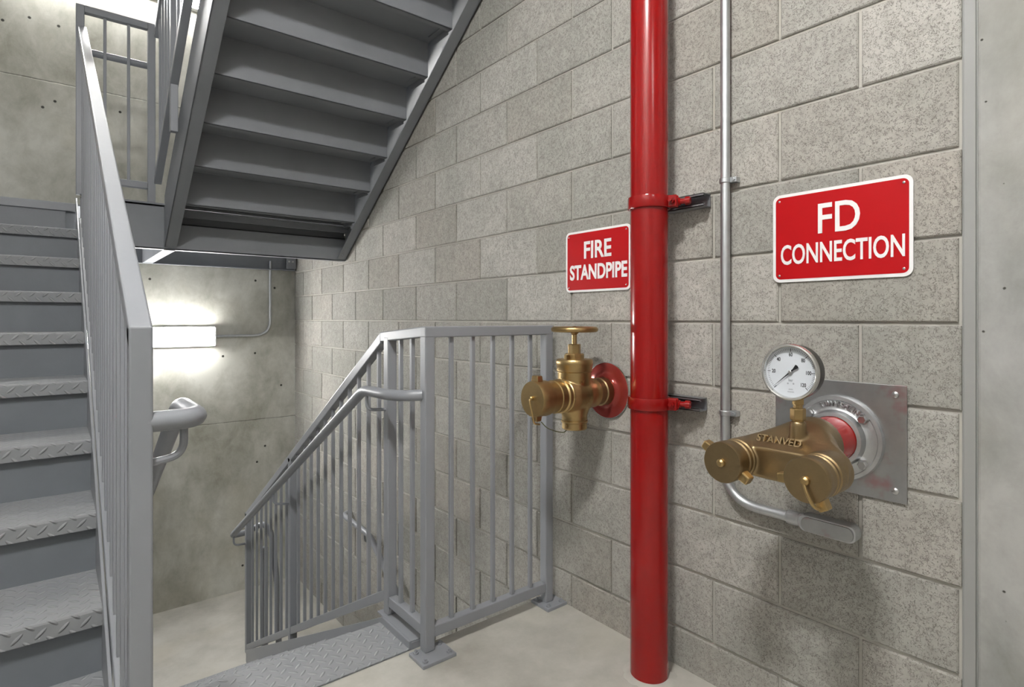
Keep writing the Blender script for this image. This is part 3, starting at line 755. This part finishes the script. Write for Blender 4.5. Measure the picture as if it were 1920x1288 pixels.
for i, ch in enumerate(s_):
    a = math.radians(114-i*5.9*1.0)
    y_l = -math.cos(a)                        # screen-left is +y
    U = Vector((0, y_l*-1*-1, math.sin(a))); U = Vector((0, -math.cos(a), math.sin(a)))
    U.normalize(); Rr = Vector((0, -math.sin(a), -math.cos(a)))
    p = Vector((xp-.0155, FY-math.cos(a)*.0895, FZ+math.sin(a)*.0895))
    text_mesh('raised_letter', ch, M['cast'], fo, .0190, p, Rr, U, .85, .0004, .0030)
MB().lathe((xp-.02, FY, FZ), AX, [(.0585, 0), (.0585, .115)], 56).build('red_pipe', M['red_worn'], w, smooth=True)['label'] = 'red painted inlet pipe'
# cast body: loft from the pipe into a wide two-inlet head
def section(x, cy, cz, ry, rz, pw=2., n=48):
    out = []
    for i in range(n):
        a = 2*PI*i/n; c_, s2 = math.cos(a), math.sin(a)
        out.append((x, cy+ry*math.copysign(abs(c_)**(2/pw), c_), cz+rz*math.copysign(abs(s2)**(2/pw), s2)))
    return out
IY = .1; IYL, IYR = FY+.012+IY, FY+.012-IY*.96; IZ = .812
hd = MB(); secs = [section(1.492, FY, FZ, .068, .068), section(1.470, FY, FZ, .070, .070), section(1.44, FY+.003, FZ-.004, .078, .068, 2.1),
    section(1.41, FY+.008, FZ-.012, .105, .060, 2.3), section(1.38, FY+.012, FZ-.022, .140, .052, 2.6), section(1.345, FY+.012, IZ+.002, .146, .045, 3.0), section(1.325, FY+.012, IZ, .140, .036, 3.0)]
N = 48
hd.add([p for s in secs for p in s], [tuple(range(N)), tuple(len(secs)*N-1-i for i in range(N))]+[(i*N+k, i*N+(k+1)%N, (i+1)*N+(k+1)%N, (i+1)*N+k) for i in range(len(secs)-1) for k in range(N)])
for yy in (IYL, IYR): hd.lathe((1.40, yy, IZ), AX, [(.030, 0), (.048, .02), (.049, .075), (.046, .085)], 48)
hd.lathe((1.385, FY-.006, FZ+.02), (0,0,1), [(.02, 0), (.018, .045), (.016, .050)], 32)
cast(hd, 'connection_body', M['brass_dark'], w, .0028, 6)
for yy, s in ((IYL, 0), (IYR, 1)):
    th = MB(); th.lathe((1.325, yy, IZ), AX, [(.044, 0), (.0485, .002), (.0485, .008), (.045, .010), (.045, .016), (.0475, .018), (.0475, .024), (.044, .026), (.044, .045)], 48)
    th.build('inlet_thread', M['brass_dark'], w, smooth=True)
    cp = MB(); cp.lathe((1.291, yy, IZ), AX, [(.0450, 0), (.0485, .002), (.0490, .010), (.0480, .020), (.0490, .024), (.0490, .037), (.0475, .040), (.0, .0405)], 56)
    cp.build('inlet_cap', M['brass_dark'], w, smooth=True)
    MB().lathe((1.2510, yy, IZ), AX, [(.010, 0), (.0095, .004), (.0095, .008), (.0055, .012), (.001, .0125)], 20).build('cap_stud', M['brass'], w, smooth=True)
    for a in ((60, 238) if s == 0 else (98, 208)):
        lug(a, 1.274, w, .048, .012, .025, 'brass', yy, IZ)
MB().tube([(1.243, IYR, IZ-.006), (1.240, IYR-.006, IZ-.022), (1.243, IYR-.020, IZ-.050), (1.256, IYR-.026, IZ-.056)], .0036, 10, .01).build('cap_pin', M['brass'], w, smooth=True)
text_mesh('raised_lettering', 'STANVED', M['brass_dark'], w, .026, (1.354, FY+.024, FZ+.0205), (.0, -1, 0), (.50, 0, .82), .95, .0004, .0042)
# gauge
GX, GY, GZ = 1.345, .642, 1.031
st = MB(); st.lathe((1.385, FY-.006, 0), (0,0,1), [(.0135, .900), (.0135, .915), (.013, .918)], 24)
st.lathe((1.385, FY-.006, 0), (0,0,1), [(.0165, .915), (.0175, .918), (.0175, .941), (.0165, .944)], 6, PI/6)
st.lathe((1.385, FY-.006, 0), (0,0,1), [(.011, .943), (.011, .952), (.0135, .953), (.0135, .972)], 8)
st.build('gauge_stem', M['brass'], w, .001)
gr = .0660
gc = MB().lathe((GX+.046, GY-.0, GZ), AX, [(.02, -.002), (.055, 0), (.0630, .003), (.0640, .006), (.0640, .034)], 72).build('gauge_case', M['blackcase'], w, smooth=True)
gc['label'] = 'round pressure gauge, black case with chrome bezel'
MB().lathe((GX+.012, GY, GZ), AX, [(.0645, 0), (.0668, .002), (.0672, .008), (.0655, .0125), (.0625, .0135), (.0600, .0125), (.0590, .009), (.0590, .002), (.0645, 0)], 80, cap=False).build('bezel', M['chrome'], gc, smooth=True)
MB().lathe((GX+.0122, GY, GZ), AX, [(.0600, 0), (.0600, .002)], 72).build('dial', M['dial'], gc)
xd = GX+.0098
tk = MB(); rt_o = .0555
for i in range(0, 121, 2):
    a = math.radians(225-270*i/120)           # screen angle, counter-clockwise from right
    maj = i % 20 == 0
    ri_ = rt_o-(.0075 if maj else .0045); hw_ = .0007 if maj else .0003
    c_, s2 = math.cos(a), math.sin(a)
    P = []
    for (r_, q) in ((ri_, -hw_), (ri_, hw_), (rt_o, hw_), (rt_o, -hw_)):
        sx = r_*c_-q*s2; sz = r_*s2+q*c_; P.append((sx, sz))
    tk.add([(xd, GY-a_, GZ+b_) for a_, b_ in P]+[(xd-.0003, GY-a_, GZ+b_) for a_, b_ in P], [(0,1,2,3),(7,6,5,4),(0,4,5,1),(1,5,6,2),(2,6,7,3),(3,7,4,0)])
tk.build('dial_scale', M['ink'], gc)
for i in (20, 40, 60, 80, 100, 120):
    a = math.radians(225-270*i/120); rr = .0405 if i != 60 else .041
    text_mesh('dial_number', str(i), M['ink'], gc, .0125, (xd, GY-rr*math.cos(a), GZ+rr*math.sin(a)), (0,-1,0), (0,0,1), .72, .0002, .0002)
text_mesh('dial_unit', 'bar', M['greyink'], gc, .009, (xd, GY, GZ-.019), (0,-1,0), (0,0,1), .9, .0002, .0002)
dm = MB()
for q in (-1, 1): dm.lathe((xd, GY+q*.0065, GZ-.027), AX, [(.0020, 0), (.0020, .0003)], 12)
for (zz, hwid) in ((-.0405, .005), (-.0465, .0075)):
    k = -hwid
    while k < hwid: dm.box(xd-.0003, xd, GY+k, GY+k+.0011, GZ+zz-.0011, GZ+zz+.0011); k += .0017
dm.build('dial_mark', M['greyink'], gc)
nd = MB(); a = math.radians(222); dv = (math.cos(a), math.sin(a)); pv = (-dv[1], dv[0])
def P2(l, q): return (GY-(dv[0]*l+pv[0]*q), GZ+dv[1]*l+pv[1]*q)
pts = [P2(.052, 0), P2(.0, .0016), P2(-.010, .0018), P2(-.022, .0050), P2(-.0235, 0), P2(-.022, -.0050), P2(-.010, -.0018), P2(.0, -.0016)]
n = len(pts)
nd.add([(xd-.003, p[0], p[1]) for p in pts]+[(xd-.0038, p[0], p[1]) for p in pts], [tuple(range(n)), tuple(range(2*n-1, n-1, -1))]+[(i, (i+1)%n, (i+1)%n+n, i+n) for i in range(n)])
nd.build('needle', M['black'], gc)
MB().lathe((xd, GY, GZ), AX, [(.0042, 0), (.0042, .005), (.003, .006)], 20).build('needle_hub', M['bolt'], gc, smooth=True)
